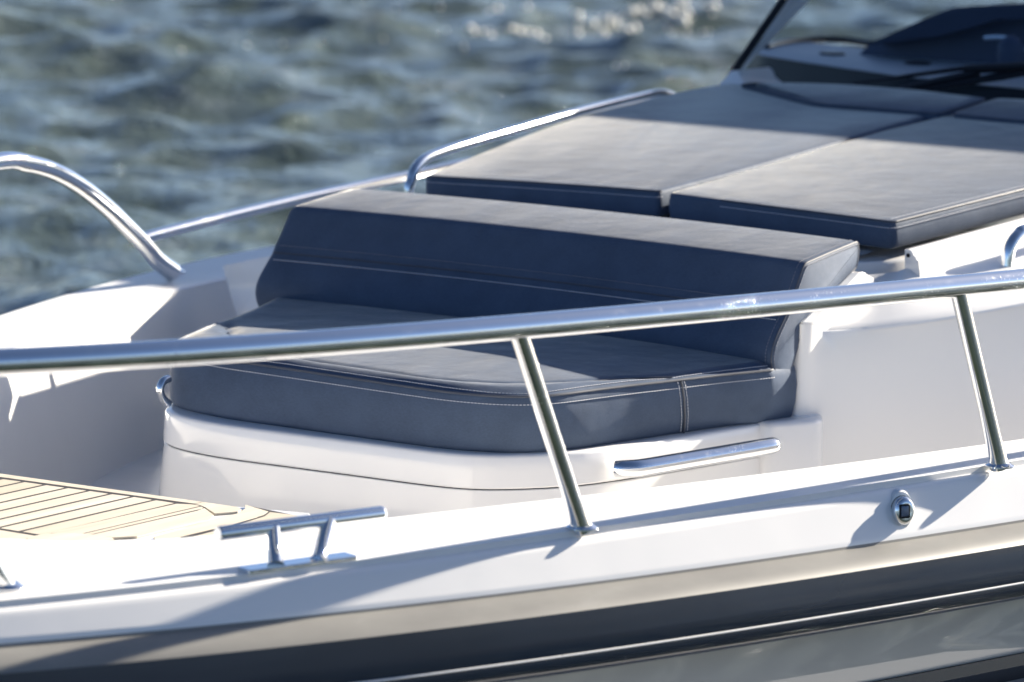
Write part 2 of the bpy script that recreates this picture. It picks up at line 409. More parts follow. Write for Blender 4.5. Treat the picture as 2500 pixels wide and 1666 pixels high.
# rub rail, port and starboard
RUBP = [(.034, 0, 1), (.037, -.0125, 1), (.052, -.016, 1), (.068, -.0235, 1), (.080, -.0315, 1), (.0835, -.036, 1), (.0850, -.050, 1), (.0865, -.072, 1), (.0875, -.0935, 1), (.0865, -.0965, 1), (.0865, -.0985, 1), (.0875, -.1015, 1), (.084, -.118, 1), (.074, -.128, 1), (.055, -.1325, 1), (.03, -.133, 1)]
for out, n in ((pout, np_), (sout, ns_)):
    rr = M().loft(side_rings(out, n, RUBP[5:]), closed=False).build('rub_rail', RUB, boat, ang=40)
    M().loft(side_rings(out, n, RUBP[:6]), closed=False).build('sunlit_rail_top', RUBTOP, rr, ang=40)  # top of the rail, sunlight put into its colour
    path = [p+nn*.0872+A(0, 0, zcrease(p[0])+.24-.0975) for p, nn in zip(out, n)]
    M().tube(path, .0017, seg=8).build('trim_strip', GEL, rr)
# hull sides
def hull_rings(out, n):
    prof = [(.03, -.131), (.027, -.140), (.024, -.146), (.014, -.20), (.002, -.243)]
    r = side_rings(out, n, [(a, b, 1) for a, b in prof]); return r
for out, n in ((pout, np_), (sout, ns_)):
    h = M().loft(hull_rings(out, n), closed=False).build('hull_side', HULL, boat)
    low = side_rings(out, n, [(.006, -.243, 1), (.010, -.262, 1), (-.03, -.30, 1), (-.16, -.62, 1), (-.40, -1.15, 1), (-.75, -1.5, 1)])
    M().loft(low, closed=False).build('hull_bottom', DARK, h)
# transom
M().slab([A(5.0, 1.7, -.26), A(5.0, -1.33, -.26), A(5.0, -.9, -1.5), A(5.0, 1.3, -1.5)], .04, (-1, 0, 0)).build('transom', GEL, boat)

# --- cockpit sole and teak floor
ZF = -.35
M().slab([A(-3.2, .4, -.62), A(-2.6, 1.1, -.62), A(-1.0, 1.4, -.62), A(5, 1.6, -.62), A(5, -1.3, -.62), A(-.5, -1.2, -.62), A(-2.0, -.6, -.62), A(-3.1, 0, -.62)], .02).build('cockpit_sole', GEL, boat)
fx = lambda a, b, s=4.481, x0=0, y0=1150, dz=0: onZ(x0+a/s, y0+b/s, ZF+dz)
# white moulded platform that carries the boards
aft0 = fx(-700, -47); aftr = fx(3300, 520); cyp = fx(2330, 382)
plat = M().slab([fx(-900, -77), fx(2100, 352), fx(2420, 372), fx(3400, 460), fx(3400, 1200), fx(-900, 1200)], .15, bev=.004)
plat = plat.build('floor_platform', GEL, boat, ang=30)
board = M(); cb = M()
def bd(P, t=.0032, lift=.0038): board.slab([p+A(0, 0, lift) for p in P], t)
cb_poly = [fx(-900, -72), fx(2105, 356), fx(2222, 370), fx(2240, 425), fx(2180, 466), fx(1030, 728), fx(900, 716), fx(520, 718), fx(400, 738), fx(300, 760), fx(300, 900), fx(-900, 900)]
cb.slab([p+A(0, 0, .0034) for p in cb_poly], .006)
caul = cb.build('caulking', CAULK, plat, smooth=False)
# margin board (aft)
def lerp(a, b, t): return a+(b-a)*t
mo0, mo1 = fx(-900, -74), fx(2215, 364); mi0, mi1 = fx(-900, -35), fx(2105, 380)
bd([mo0, mo1, fx(2120, 382), mi0])
# planks
ends = [(50, 105), (285, 136), (520, 170), (760, 203), (1000, 235), (1240, 269), (1480, 300), (1720, 335), (1960, 371)]
ends = [(50-237*k, 105-33*k) for k in (4, 3, 2, 1)]+ends
dirv = fx(200, 692)-fx(1720, 335); dirv /= np.linalg.norm(dirv)      # plank direction, forward
def plank_line(e): return fx(*e)
def front_hit(p, dv, q0, q1):
    # intersection of p+t*dv with line q0-q1 in plan
    e = q1-q0; Mx = np.array([[dv[0], -e[0]], [dv[1], -e[1]]]); t, s_ = np.linalg.solve(Mx, (q0-p)[:2]); return p+dv*t
f0, f1 = fx(-900, 520), fx(400, 732)
g = .0085
Ydir = fx(*ends[-1])-fx(*ends[0]); Ydir /= np.linalg.norm(Ydir)
for k in range(len(ends)-1):
    a, b = fx(*ends[k])+Ydir*g/2, fx(*ends[k+1])-Ydir*g/2
    a, b = a+dirv*g, b+dirv*g
    A0, B0 = front_hit(a, dirv, f0, f1), front_hit(b, dirv, f0, f1)
    bd([a, b, B0-dirv*g, A0-dirv*g])
# last wide plank with round nose, then the two narrow edging strips
a = fx(1968, 376)+dirv*g; A0 = fx(420, 728); r1 = fx(2185, 408); r0 = fx(900, 708); rm = fx(2150, 398)
bd([a, fx(2100, 391), rm, r1, lerp(r1, r0, .04), r0, fx(560, 706), A0])
bd([fx(2200, 415), fx(2222, 426), fx(2205, 440), fx(2140, 452), fx(1005, 716), fx(915, 714)])
bd([fx(2160, 461), fx(2235, 432), fx(2300, 480), fx(2335, 505), fx(2310, 545), fx(1500, 740), fx(1240, 752), fx(1020, 722)])
bd([fx(2130, 387), fx(2228, 366), fx(2600, 420), fx(2640, 445), fx(2600, 470), fx(2350, 490), fx(2250, 425), fx(2190, 400)])
# forward margin
bd([fx(-900, 526), fx(392, 738), fx(300, 755), fx(300, 900), fx(-900, 900)])
# round hatch ring
ring = [fx(300, 757), fx(400, 736), fx(520, 716), fx(700, 708), fx(900, 714), fx(1080, 732), fx(1225, 758), fx(1300, 850), fx(900, 1000), fx(300, 900)]
bd(ring, lift=.0044)
# boards beyond the white gutter, towards the seat
z4 = lambda a, b: onZ(400+a/3.922, 1180+b/3.922, ZF)
bd([z4(780, 232), z4(1000, 298), z4(955, 330), z4(640, 422), z4(200, 522), z4(-60, 600), z4(-100, 540), z4(480, 372), z4(700, 318), z4(780, 270)], lift=.0046)
bd([z4(1016, 303), z4(1270, 334), z4(1340, 420), z4(250, 640), z4(200, 560), z4(660, 440), z4(966, 344)], lift=.0046)
caul2 = M().slab([p+A(0, 0, .0042) for p in [z4(790, 236), z4(1265, 334), z4(1330, 424), z4(220, 640), z4(160, 540), z4(640, 425), z4(900, 350)]], .004).build('caulking', CAULK, plat, smooth=False)
board.build('teak_boards', TEAK, plat, ang=30)
M().slab([z4(745, 262)+A(0, 0, .001), z4(780, 262)+A(0, 0, .001), z4(770, 300)+A(0, 0, .001), z4(725, 300)+A(0, 0, .001)], .004).build('drain_slot', CAULK, plat, smooth=False)

# --- seat locker: base, lid, grab handle
lid_t = [onZ(a, b, -.326) for a, b in [(1894, 1033), (1658, 1068), (1444, 1100), (1330, 1117), (1176, 1117), (1100, 1110), (700, 1054), (547, 1033), (456, 1015), (412, 1000), (408, 985)]]
seam = [onZ(a, b, -.385) for a, b in [(1898, 1106), (1674, 1146), (1480, 1178), (1368, 1190), (1215, 1196), (1100, 1192), (700, 1139), (547, 1119), (456, 1102), (407, 1087), (396, 1074)]]
close_t = [A(-.62, -.62, -.326), A(-.40, -.66, -.326), A(-.38, .56, -.326)]
close_s = [A(-.62, -.62, -.385), A(-.40, -.66, -.385), A(-.38, .57, -.385)]
R = [.004, .03, .08, .1, .1, .08, .06, .06, .05, .03, .02, .05, .02, .01]
ls = fillet(seam+close_s, R, 4); lt = [A(p[0], p[1], -.326) for p in inset(ls, .003)]
locker = M()
base_top = [p+A(0, 0, -.004) for p in inset(ls, .002)]
cen = np.mean(ls, axis=0)
base_bot = [p+A(-.006 if p[0] < -.7 else 0, 0, -.24) for p in inset(ls, -.016)]
locker.loft([base_bot, base_top, [p+A(0, 0, .003) for p in inset(ls, .012)]], True, True, True)
lock = locker.build('seat_locker', GEL, boat, ang=30)
lm = M(); lo = lambda t, d=0, z=0: [a+(b-a)*t+A(0, 0, z) for a, b in zip(inset(ls, d), inset(lt, d))]
lm.loft([inset(ls, .014), lo(0, .003, -.0005), lo(0, .0005, .002), lo(.04), lo(.5), lo(.90), lo(.97, .002), lo(1, .006), lo(1.02, .014), lo(1.02, .06)], True, True, True)
lid = lm.build('lid', GEL, lock, ang=45)
# gap
M().loft([[p+A(0, 0, -.0045) for p in inset(ls, .004)], [p+A(0, 0, .0015) for p in inset(ls, .004)]], True, True, True).build('lid_seal', BLACK, lock)
# grab handle on the port side of the lid
h0, h1 = onZ(1524, 1145, -.357), onZ(1872, 1086, -.352)
hd = (h1-h0)/np.linalg.norm(h1-h0); hn = A(-hd[1], hd[0], 0); hn = hn if hn[1] > 0 else -hn; hn /= np.linalg.norm(hn)
hp = [h0-hn*.012-hd*.010, h0-hn*.002-hd*.003, h0+hn*.008+hd*.012, h0+hn*.012+hd*.03]+[h0+(h1-h0)*t+hn*.013 for t in (.2, .4, .6, .8, .9)]+[h1+hn*.012, h1+hn*.006+hd*.010, h1-hn*.004+hd*.014]
hr = [.0140, .0155, .016, .016]+[.016]*5+[.0155, .0135, .009]
M().tube(crom(hp, 5), np.interp(np.linspace(0, 1, 5*(len(hp)-1)+1), np.linspace(0, 1, len(hp)), hr), 24).build('grab_handle', STEEL, lock)

# --- cabin trunk: coachroof, port side wall, ridge beside the backrest
E_px = [(2004, 807), (2060, 809), (2119, 807), (2200, 797), (2278, 785), (2342, 766), (2500, 732)]
edge = [onZ(a, b, z) for (a, b), z in zip(E_px, (-.168, -.167, -.165, -.160, -.153, -.146, -.130))]+[A(.45, .92, -.105), A(1.0, 1.03, -.07), A(1.7, 1.10, -.03), A(3.0, 1.12, .0)]
edge = [A(-.30, .52, -.165), A(-.345, .575, -.165)]+edge
edge = dens(crom(edge, 6), .05, False)
inn_px = [(2120, 668), (2140, 668), (2190, 664), (2232, 645), (2330, 618), (2420, 590), (2500, 566)]
tin = [onZ(a, b, -.075) for a, b in inn_px]
innr = [A(-.12, .53, -.094), A(-.13, .55, -.094)]+[onZ(2130, 669, -.094), onZ(2180, 666, -.087), onZ(2240, 645, -.074), A(.22, .61, -.054), A(.42, .625, -.034), A(.62, .64, -.018), A(.9, .67, .0), A(1.4, .70, .035), A(3.0, .72, .10)]
innr = crom(innr, 6)
n0_ = int(np.argmin([np.linalg.norm((p-onZ(2006, 808, -.166))[:2]) for p in edge]))
e2, i2 = np.array(resample(edge[n0_:], 90)), resample(innr[8:], 90)
for _ in range(60): e2[1:-1] = .5*e2[1:-1]+.25*(e2[:-2]+e2[2:])
tr = M(); rows = []
for e, i in zip(e2, i2):
    o = e-i; o[2] = 0; o /= np.linalg.norm(o)
    rows.append([i, i+(e-i)*.35+A(0, 0, .001), i+(e-i)*.7+A(0, 0, .002), i+(e-i)*.93+A(0, 0, .0012), e+A(0, 0, -.0015), e+o*.004+A(0, 0, -.005), e+o*.005+A(0, 0, -.010)])
tr.loft(rows, closed=False)
trunk = tr.build('cabin_trunk', GEL, boat, ang=28)
# roof plate under the sunpads and towards starboard
zr = lambda x, o=-.075: .07*x+o
rp = []
for x in (-.02, .2, .5, .8, 1.1, 1.4, 1.62):
    z0 = .07*x; w_ = .10*max(x, 0)
    rp.append([A(x, -1.12-w_, -.46), A(x, -1.085-w_, -.394), A(x, -.969-w_, -.318), A(x, -.827-w_, z0*.5-.237), A(x, -.735-w_, z0*.8-.160), A(x, -.715-w_, z0*.9-.147), A(x, -.66-w_, z0-.138), A(x, -.625-w_, z0-.100), A(x, -.58-w_, z0-.050), A(x, -.53-w_, z0-.056), A(x, -.48-w_, z0-.060), A(x, 0, z0-.059), A(x, .5+.06*x, z0-.066)])
M().loft(rp, closed=False).build('coachroof', GEL, trunk, ang=40)
# front bulkhead behind the backrest and starboard side
M().slab([A(-.03, -1.085, -.40), A(-.03, -.827, -.245), A(-.03, -.72, -.155), A(-.03, -.654, -.142), A(-.03, -.60, -.09), A(-.03, -.57, -.07), A(-.03, .53, -.10), A(-.03, .53, -.62), A(-.03, -1.085, -.62)], .02, (1, 0, 0)).build('bulkhead', GEL, trunk)
# pedestal under the pad corner (port)
pd = [onZ(2100, 640, -.082), onZ(2150, 640, -.082), onZ(2190, 637, -.080), onZ(2214, 628, -.075), A(.30, .565, -.06), A(.30, .3, -.06), A(.03, .3, -.075)]
pd = [A(-.05, .25, -.075), A(-.055, .46, -.078), A(-.02, .53, -.078), A(.05, .562, -.074), A(.12, .575, -.07), A(.6, .60, -.035), A(.6, .25, -.035)]
pdf = fillet(pd, [.0, .05, .04, .03, .03, 0, 0], 5)
M().loft([[p+A(0, 0, -.09) for p in inset(pdf, -.008)], [p+A(0, 0, -.006) for p in pdf], [p+A(0, 0, 0) for p in inset(pdf, .006)], [p+A(0, 0, .002) for p in inset(pdf, .03)]], True, True, True).build('pad_plinth', GEL, trunk, ang=40)
# cushion track along the pad's port edge
t0, t1 = onZ(2222, 622, -.052), A(1.5, .72, .045)
tdir = (t1-t0)/np.linalg.norm(t1-t0); tn = A(-tdir[1], tdir[0], 0); tn = tn if tn[1] > 0 else -tn; tn /= np.linalg.norm(tn); tu = np.cross(tdir, tn); tu = tu if tu[2] > 0 else -tu
prof = [(-.012, -.012), (-.012, .009), (-.003, .010), (.004, .007), (.007, .002), (.009, -.002), (.013, -.004), (.015, -.009), (.019, -.011), (.022, -.03), (.024, -.055), (-.012, -.055)]
M().loft([[p+tn*a+tu*b for a, b in prof] for p in (t0, t0+tdir*.3, t1)], True, True, True).build('cushion_track', GEL, trunk, ang=25)
M().lathe(t0-tdir*.0012+tn*-.004+tu*-.002, tdir, [(0, .0042), (.001, .0042)], 16).build('track_hole', BLACK, trunk)
# raised ridge between backrest and coachroof
a0, b0, c0 = onZ(1958, 789, -.145), onZ(1984, 789, -.147), onZ(2006, 808, -.166)
a1, b1, c1 = onZ(2086, 660, -.066), onZ(2104, 662, -.067), onZ(2128, 676, -.082)
def sec(t):
    a, b, c = a0+(a1-a0)*t, b0+(b1-b0)*t, c0+(c1-c0)*t
    return [a+A(0, -.03, -.06), a+A(0, -.012, 0), a, a+(b-a)*.85, b+(c-b)*.15, c+A(0, 0, .0), c+A(.002, -.006, -.03)]
M().loft([[p+A(.004, 0, -.002) for p in sec(0)], sec(.02), sec(.5), sec(.96), [p+A(.01, 0, -.004) for p in sec(1)]], True, True, True).build('seat_coaming', GEL, trunk, ang=20)
# wall under the ridge, running round the corner into the side of the trunk
top_l = [A(-.36, .50, -.150), a0+A(.0, -.03, -.003), a0+A(0, 0, -.002), b0+A(0, 0, -.002), c0+A(0, 0, -.001)]
n0 = int(np.argmin([np.linalg.norm((p-c0)[:2]) for p in edge]))
top_l = resample(top_l, 40)+[p+A(0, 0, -.003) for p in resample([q for q in e2[2:]], 120)[1:]]
pl_ = np.array(top_l); sm = pl_.copy()
for _ in range(14): sm[1:-1, :2] = .5*sm[1:-1, :2]+.25*(sm[:-2, :2]+sm[2:, :2])
def wring(k, z, out): return [A(*(a[:2]*(1-k)+b[:2]*k), a[2] if z is None else min(z, a[2]-.001)) for a, b in zip(pl_, sm)]
M().loft([wring(0, None, 0), wring(.1, -.172, 0), wring(.6, -.19, 0), wring(1, -.23, 0), wring(1, -.62, 0)], closed=False).build('corner_wall', GEL, trunk, ang=35)
lg = fillet([A(-.508, .545, 0), A(-.506, .600, 0), A(-.445, .634, 0), A(-.39, .648, 0), A(-.32, .60, 0), A(-.30, .545, 0)], [0, .012, .05, .03, 0, 0], 5)
lz = lambda d, z: [A(p[0], p[1], z) for p in inset(lg, d)]
M().loft([lz(-.004, -.62), lz(0, -.332), lz(.002, -.326), lz(.007, -.322), lz(.02, -.321)], True, True, True).build('locker_return', GEL, trunk, ang=40)
# starboard moulding behind the seat's far end
sp = [onY(577, 643, -.80), onY(612, 762, -.78), onY(700, 800, -.76), onY(720, 600, -.78)]
M().slab([onX(578, 645, .14), onX(614, 770, .10), onX(720, 800, .10), onX(730, 612, .14)], .05, (1, 0, 0), bev=.0).build('seat_end_moulding', GEL, trunk)

# --- rails
rail_px = [(-500, 905), (-250, 896), (0, 884), (350, 870), (700, 840), (1000, 820), (1269, 799), (1540, 776), (1800, 750), (2000, 731), (2150, 716), (2330, 700), (2500, 684)]
RZ = .057
_c = np.polyfit([a for a, b in rail_px[2:]], [b for a, b in rail_px[2:]], 3)
rp3 = [pl(a, float(np.polyval(_c, a)), (.013, 0, 1), .0479) for a in range(-500, 2501, 150)]
_po = np.array(pout); _po = _po[np.argsort(_po[:, 0])]; gy = lambda x: float(np.interp(x, _po[:, 0], _po[:, 1]))
_of = rp3[-1][1]-gy(rp3[-1][0]); rp3 = rp3+[A(x, gy(x)+_of, .0479-.013*x) for x in (-.5, -.1, .4, .9, 1.6)]
rpath = resample(crom(rp3, 8), 200)
rail = M().tube(rpath, .0180, 28).build('guard_rail', STEEL, boat)
def stanchion(foot, top, r=.0137, flange=.024):
    f, t = np.array(foot), rpath[int(np.argmin([np.linalg.norm(np.cross(p-CAM, top-CAM))/np.linalg.norm(p-CAM) for p in rpath]))]; d = t-f; L = np.linalg.norm(d); d /= L
    path = [f+d*x for x in (.0, .004, .012, .03, .06, .5*L, L-.03, L-.012, L)]
    rr = [r*1.28, r*1.24, r*1.12, r*1.03, r, r, r, r, r]
    s = M().tube(path, [x*.96 for x in rr], 24).build('stanchion', STEEL, rail)
    M().lathe(f+A(0, 0, .0005), (0, 0, 1), [(0, flange), (.002, flange), (.0045, flange*.82), (.007, r*1.2)], 32).build('foot_flange', STEELC, rail)
tp = lambda u, v, z=.035: onZ(u, v, z)
stanchion(onZ(1421, 1291, -.2395), tp(1254, 800, RZ))
stanchion(onZ(2441, 1140, -.2395), tp(2332, 700, RZ))
# port bow hoop: only its foot and first rise are in view
pf = onZ(14, 1436, -.2395)
hoop = [pf, pf+(onZ(-40, 1336, -.19)-pf), onZ(-90, 1250, -.15), onZ(-200, 1080, -.06), onZ(-330, 960, .02), onZ(-480, 908, .043)]
hoop = [pf, pf+A(-.03, -.01, .05), pf+A(-.07, -.022, .10), pf+A(-.15, -.05, .18), pf+A(-.26, -.10, .25), pf+A(-.40, -.20, .283)]
M().tube(crom(hoop, 8), .0150, 24).build('bow_hoop', STEEL, rail)
M().lathe(pf+A(0, 0, .0005), (0, 0, 1), [(0, .025), (.002, .025), (.0045, .021), (.007, .018)], 32).build('foot_flange', STEELC, rail)
# starboard bow rail
arch_px = [(0, 395), (64, 400), (128, 418), (191, 452), (255, 502), (303, 548), (351, 597), (383, 635), (419, 664)]
ap = [pl(a, b, (.20, 1, 0), -1.285) for a, b in arch_px]
ap = [A(-1.9, -.70, .03), A(-1.45, -.90, .03), A(-1.0, -1.06, .03)]+ap
brail = M().tube(crom(ap, 8), np.r_[np.full(8*(len(ap)-1)-10, .0192), np.linspace(.0195, .0225, 11)], 28).build('bow_rail', STEEL, boat)
M().lathe(onZ(421, 665, ZS+.0005), (0, 0, 1), [(0, .030), (.002, .030), (.0045, .026), (.007, .02)], 32).build('foot_flange', STEELC, brail)
sr = [pl(a, b, (.1, 1, 0), -1.30) for a, b in [(345, 584), (378, 574), (480, 548), (600, 518), (759, 481), (887, 454), (989, 432)]]+[A(1.8, -1.47, -.13), A(2.6, -1.50, -.11), A(4.0, -1.50, -.10)]
M().tube(crom(sr, 8), .0132, 24).build('lower_rail', STEEL, brail)
# coachroof hand rails
hpx = [(998, 476), (1004, 440), (1013, 414), (1034, 391), (1068, 375), (1138, 352), (1369, 285), (1500, 252), (1600, 230), (1630, 231), (1650, 240)]
hh = [pl(a, b, (.13, 1, 0), -.668) for a, b in hpx]; hh = [hh[0]+A(.02, .0, -.10)]+hh
hrail = M().tube(crom(hh, 8), .0112, 20).build('hand_rail', STEELC, boat, label='hand rail along the far starboard edge of the sunpads')
zc = -.068
ph = [onZ(2457, 640, -.075), onX(2458, 606, onZ(2457, 640, -.075)[0]+.004)]
q0 = onZ(2458, 638, -.078)
ph = [q0+A(0, 0, -.01), q0+A(.004, .001, .018), q0+A(.015, .003, .036), q0+A(.035, .006, .05), q0+A(.07, .01, .059), q0+A(.3, .04, .078), q0+A(.9, .08, .12), q0+A(1.0, .085, .11)]
prail = M().tube(crom(ph, 8), .0122, 20).build('hand_rail', STEELC, boat, label='hand rail on the near port side of the coachroof')

# --- mooring cleat
zd = -.2395
c0_, c1_ = onZ(605, 1396, zd), onZ(838, 1364, zd); cd = (c1_-c0_); cd[2] = 0; cl = np.linalg.norm(cd); cd /= cl; cn = A(-cd[1], cd[0], 0); cn = cn if cn[1] > 0 else -cn
cc = (c0_+c1_)/2
cleat = M()
bpoly = fillet([cc+cd*(-.088)+cn*-.016, cc+cd*.094+cn*-.016, cc+cd*.094+cn*.016, cc+cd*-.088+cn*.016], .004, 3)
cleat.loft([bpoly, [p+A(0, 0, .0042) for p in bpoly], [p+A(0, 0, .0055) for p in inset(bpoly, .001)]], True, True, True)
cl_o = cleat.build('mooring_cleat', STEELC, boat)
b0_, b1_ = onZ(531, 1304, zd+.050), onZ(935, 1253, zd+.050)
bdv = (b1_-b0_)/np.linalg.norm(b1_-b0_)
M().tube([b0_, b0_+bdv*.0012, b0_+bdv*.004, b0_+(b1_-b0_)*.5, b1_-bdv*.004, b1_-bdv*.0012, b1_], [.0090, .0100, .0105, .0105, .0105, .0100, .0090], 28).build('cleat_bar', STEELC, cl_o, ang=50)
for fr_, bpx in ((.325, (673, 1381)), (.665, (779, 1368))):
    bt = onZ(*bpx, zd+.005); tt = b0_+(b1_-b0_)*fr_
    M().tube([bt, bt+(tt-bt)*.06, bt+(tt-bt)*.5, tt], [.0125, .0110, .0104, .0104], 24).build('cleat_post', STEELC, cl_o)

# --- navigation light on the gunwale face
def face_gap(z):
    P = onZ(2199, 1246, z); k = int(np.argmin([abs(p[0]-P[0]) for p in pout])); zc_ = zcrease(P[0])
    return abs((P-pout[k])@np_[k]-float(np.interp(z, [zc_, -.261], [.034, .0175]))), z, k
_, zn, kx = min(face_gap(z) for z in np.linspace(-.262, -.315, 107)); nc = onZ(2199, 1246, zn); nn = np_[kx]
ndir = nn*.90+A(-.30, 0, .10); ndir /= np.linalg.norm(ndir)
nz = A(0, 0, 1)-ndir*ndir[2]; nz /= np.linalg.norm(nz); nx = np.cross(nz, ndir)
nl = M()
def ell(c, a, b, h, n=40): return [c+nx*a*math.cos(2*math.pi*k/n)+nz*b*math.sin(2*math.pi*k/n)+ndir*h for k in range(n)]
ncb = nc+ndir*.001
boss = M().loft([ell(ncb-nz*.004, .026, .037, -.03), ell(ncb-nz*.001, .024, .034, -.004), ell(ncb, .021, .029, .002), ell(ncb, .012, .018, .003)], True, True, True).build('lamp_boss', GEL, boat)
nl.loft([ell(ncb, .0195, .0225, 0), ell(ncb, .0200, .0230, .003), ell(ncb, .0192, .0222, .009), ell(ncb, .0165, .019, .0135), ell(ncb, .013, .0145, .0155), ell(ncb, .010, .011, .0150)], True, True, True)
lamp = nl.build('navigation_light', STEELC, boat, ang=50)
M().loft([ell(ncb, .0203, .0236, -.001), ell(ncb, .0206, .0239, .002), ell(ncb, .0200, .0232, .0032)], True, True, True).build('lamp_gasket', BLACK, lamp)
sq = lambda s, h, r=.3: [p for p in fillet([ncb+nx*.003+nx*i*s*.92+nz*j*s*1.08+ndir*h for i, j in ((-1, -1), (1, -1), (1, 1), (-1, 1))], s*r, 4)]
M().loft([sq(.0105, .010), sq(.0105, .0165), sq(.0098, .0172), sq(.0082, .0172), sq(.0080, .0150)], True, True, True).build('lamp_frame', BLACK, lamp)
ll = M(); ll.loft([sq(.0079, .010), sq(.0079, .0165), sq(.0066, .0185), sq(.003, .0192)], True, True, True)
ll.build('lamp_lens', LENS, lamp)

# --- windscreen, dashboard, console, wipers
wb = [A(1.658-.12*math.cos(rad(q)), -.675-.12*math.sin(rad(q)), .12) for q in (80, 65, 50, 35, 20, 5)]+[A(1.525, -.58, .114), A(1.48, -.25, .105), A(1.47, .1, .10), A(1.49, .45, .10), A(1.55, .70, .10), A(1.66, .80, .10)]
wb = crom(wb, 6)
rows = []
for p in wb:
    q = p+A(.305, -p[1]*.10, .295); rows.append([p+(q-p)*t for t in (0, .25, .5, .75, 1)])
ws = M().loft(rows, closed=False).build('windscreen', GLASS, boat)
pil0, pil1 = onX(1794, 172, 1.585), onX(1912, 0, 1.745)
pv = pil1-pil0
M().tube([pil0-pv*.06, pil0, pil1, pil0+pv*1.7], .0105, 12).build('windscreen_pillar', BLACK, ws)
M().tube([p+A(.305, -p[1]*.10, .295) for p in wb], .016, 10).build('windscreen_frame', BLACK, ws)
# added pale strip for the sky reflected in the curved glass edge
M().slab([onX(1808, 166, 1.66), onX(1852, 118, 1.70), onX(1985, -20, 1.82), onX(1924, -20, 1.78)], .012, (-.7, 0, .7)).build('edge_reflection', GEL, ws)
# white moulding that carries the pillar
wm = [onX(1752, 211, 1.53), onX(1770, 192, 1.54), onX(1784, 174, 1.56), onX(1798, 172, 1.57), onX(1806, 180, 1.57), onX(1812, 196, 1.55), onX(1830, 212, 1.53)]
M().slab(wm, .16, (-1, 0, 0), bev=0).build('pillar_base', GEL, trunk)
# coachroof between headrests and glass
M().slab([A(1.40, -.72, .035), A(1.40, .72, .035), A(1.60, .82, .045), A(2.6, .95, .05), A(2.6, -.95, .05), A(1.60, -.82, .045)], .03).build('cowl', BLACK, trunk)
dz = .135
front = [(1830, 122), (1861, 133), (1960, 149), (2060, 164), (2209, 185), (2300, 193), (2402, 205), (2500, 214)]
back = [(1872, 112), (1905, 105), (1960, 101), (2007, 108), (2126, 119), (2260, 130), (2402, 141), (2500, 150)]
fr = [onZ(a, b, dz) for a, b in front]+[A(1.55, .35, dz), A(1.60, .62, dz)]
bk = [onZ(a, b, dz) for a, b in back]+[A(2.35, .2, dz), A(2.35, .62, dz)]
dm = M(); f3, b3 = resample(fr, 40), resample(bk, 40)
dm.loft([[f+A(.12, -.02, -.10), f+A(.01, 0, -.012), f+A(.004, 0, -.003), f+A(.02, 0, .0), f+(b-f)*.5, b, b+A(.02, 0, -.1)] for f, b in zip(f3, b3)], closed=False)
dash = dm.build('dashboard', DASH, boat, ang=50)
dfm = M(); dfm.loft([[f+A(-.02, -.0, -.10), f+A(.0, 0, -.004)] for f in f3], closed=False)
dfm.build('dash_apron', BLACK, dash)
for a, b in ((2032, 133), (2240, 157)):
    c = onZ(a, b, dz+.001)
    M().lathe(c, (0, 0, 1), [(0, .034), (.003, .034), (.006, .030), (.006, .01)], 28).build('air_vent', BLACK, dash)
M().tube([onZ(a, b, dz+.004) for a, b in [(1872, 116), (1890, 109), (1933, 102), (1975, 98), (2016, 96), (2071, 99), (2126, 108)]], .010, 10).build('dash_trim', BLACK, dash)
# helm console with hood
hx = 2.16
hood = [(2118, 108), (2237, 55), (2325, 19), (2375, 15), (2500, 10), (2900, 0)]
under = [(2122, 112), (2292, 88), (2375, 66), (2430, 49), (2500, 47), (2900, 45)]
con = M()
ho = [onX(a, b, hx) for a, b in hood]; un = [onX(a, b, hx+.02) for a, b in under]
body = [onX(a, b, hx+.10) for a, b in [(2100, 130), (2124, 108), (2237, 56), (2325, 20), (2375, 16), (2500, 12), (2900, 2), (2900, 260), (2100, 220)]]
con.slab(body, .35, (-1, 0, 0))
cons = con.build('helm_console', NAVY, boat)
M().loft([[a+A(.12, 0, 0), a, b, b+A(.12, 0, .0)] for a, b in zip(ho, un)], closed=False).build('console_hood', NAVY, cons)
# lever head beside the console
lc = onX(2468, 124, 2.02)
M().lathe(lc+A(0, 0, -.07), (0, 0, 1), [(0, .03), (.03, .032), (.06, .034), (.085, .032), (.10, .022), (.108, .008)], 24).build('throttle_lever', NAVY, cons)
M().tube([onX(a, b, 2.05) for a, b in [(2404, 93), (2430, 91), (2456, 92), (2478, 98), (2494, 110), (2502, 126)]], .006, 10).build('grab_bar', STEELC, cons)
# wipers, lying on the glass
wz = lambda a, b, o=0: pl(a, b, (-.70, 0, .71), -.70*1.45+.71*.10+o)
z8 = lambda a, b, o=0: wz(1850+a/3.62, b/3.62, o)
w1 = M(); w1.tube([z8(850, 735), z8(1140, 702), z8(1340, 670), z8(1830, 605), z8(2353, 572), z8(2700, 545)], [.003, .004, .005, .006, .008, .008], 8)
wp = w1.build('wiper', BLACK, ws)
w2 = M(); w2.tube([z8(1830, 616, .008), z8(1905, 612, .008), z8(2140, 600, .008), z8(2353, 590, .008), z8(2700, 570, .008)], .011, 8)
w2.build('wiper_bracket', BLACK, wp)
w3 = M(); w3.tube([z8(1250, 800), z8(1500, 745), z8(1830, 672), z8(1960, 640)], [.008, .011, .011, .009], 8); w3.build('wiper_arm', BLACK, wp)
w4 = M(); w4.tube([z8(1450, 808), z8(1700, 752), z8(2150, 690), z8(2353, 652), z8(2700, 600)], .0065, 8); w4.tube([z8(1560, 770), z8(1850, 712), z8(2200, 640), z8(2400, 625)], .004, 8)
w5 = w4.build('wiper', BLACK, ws)

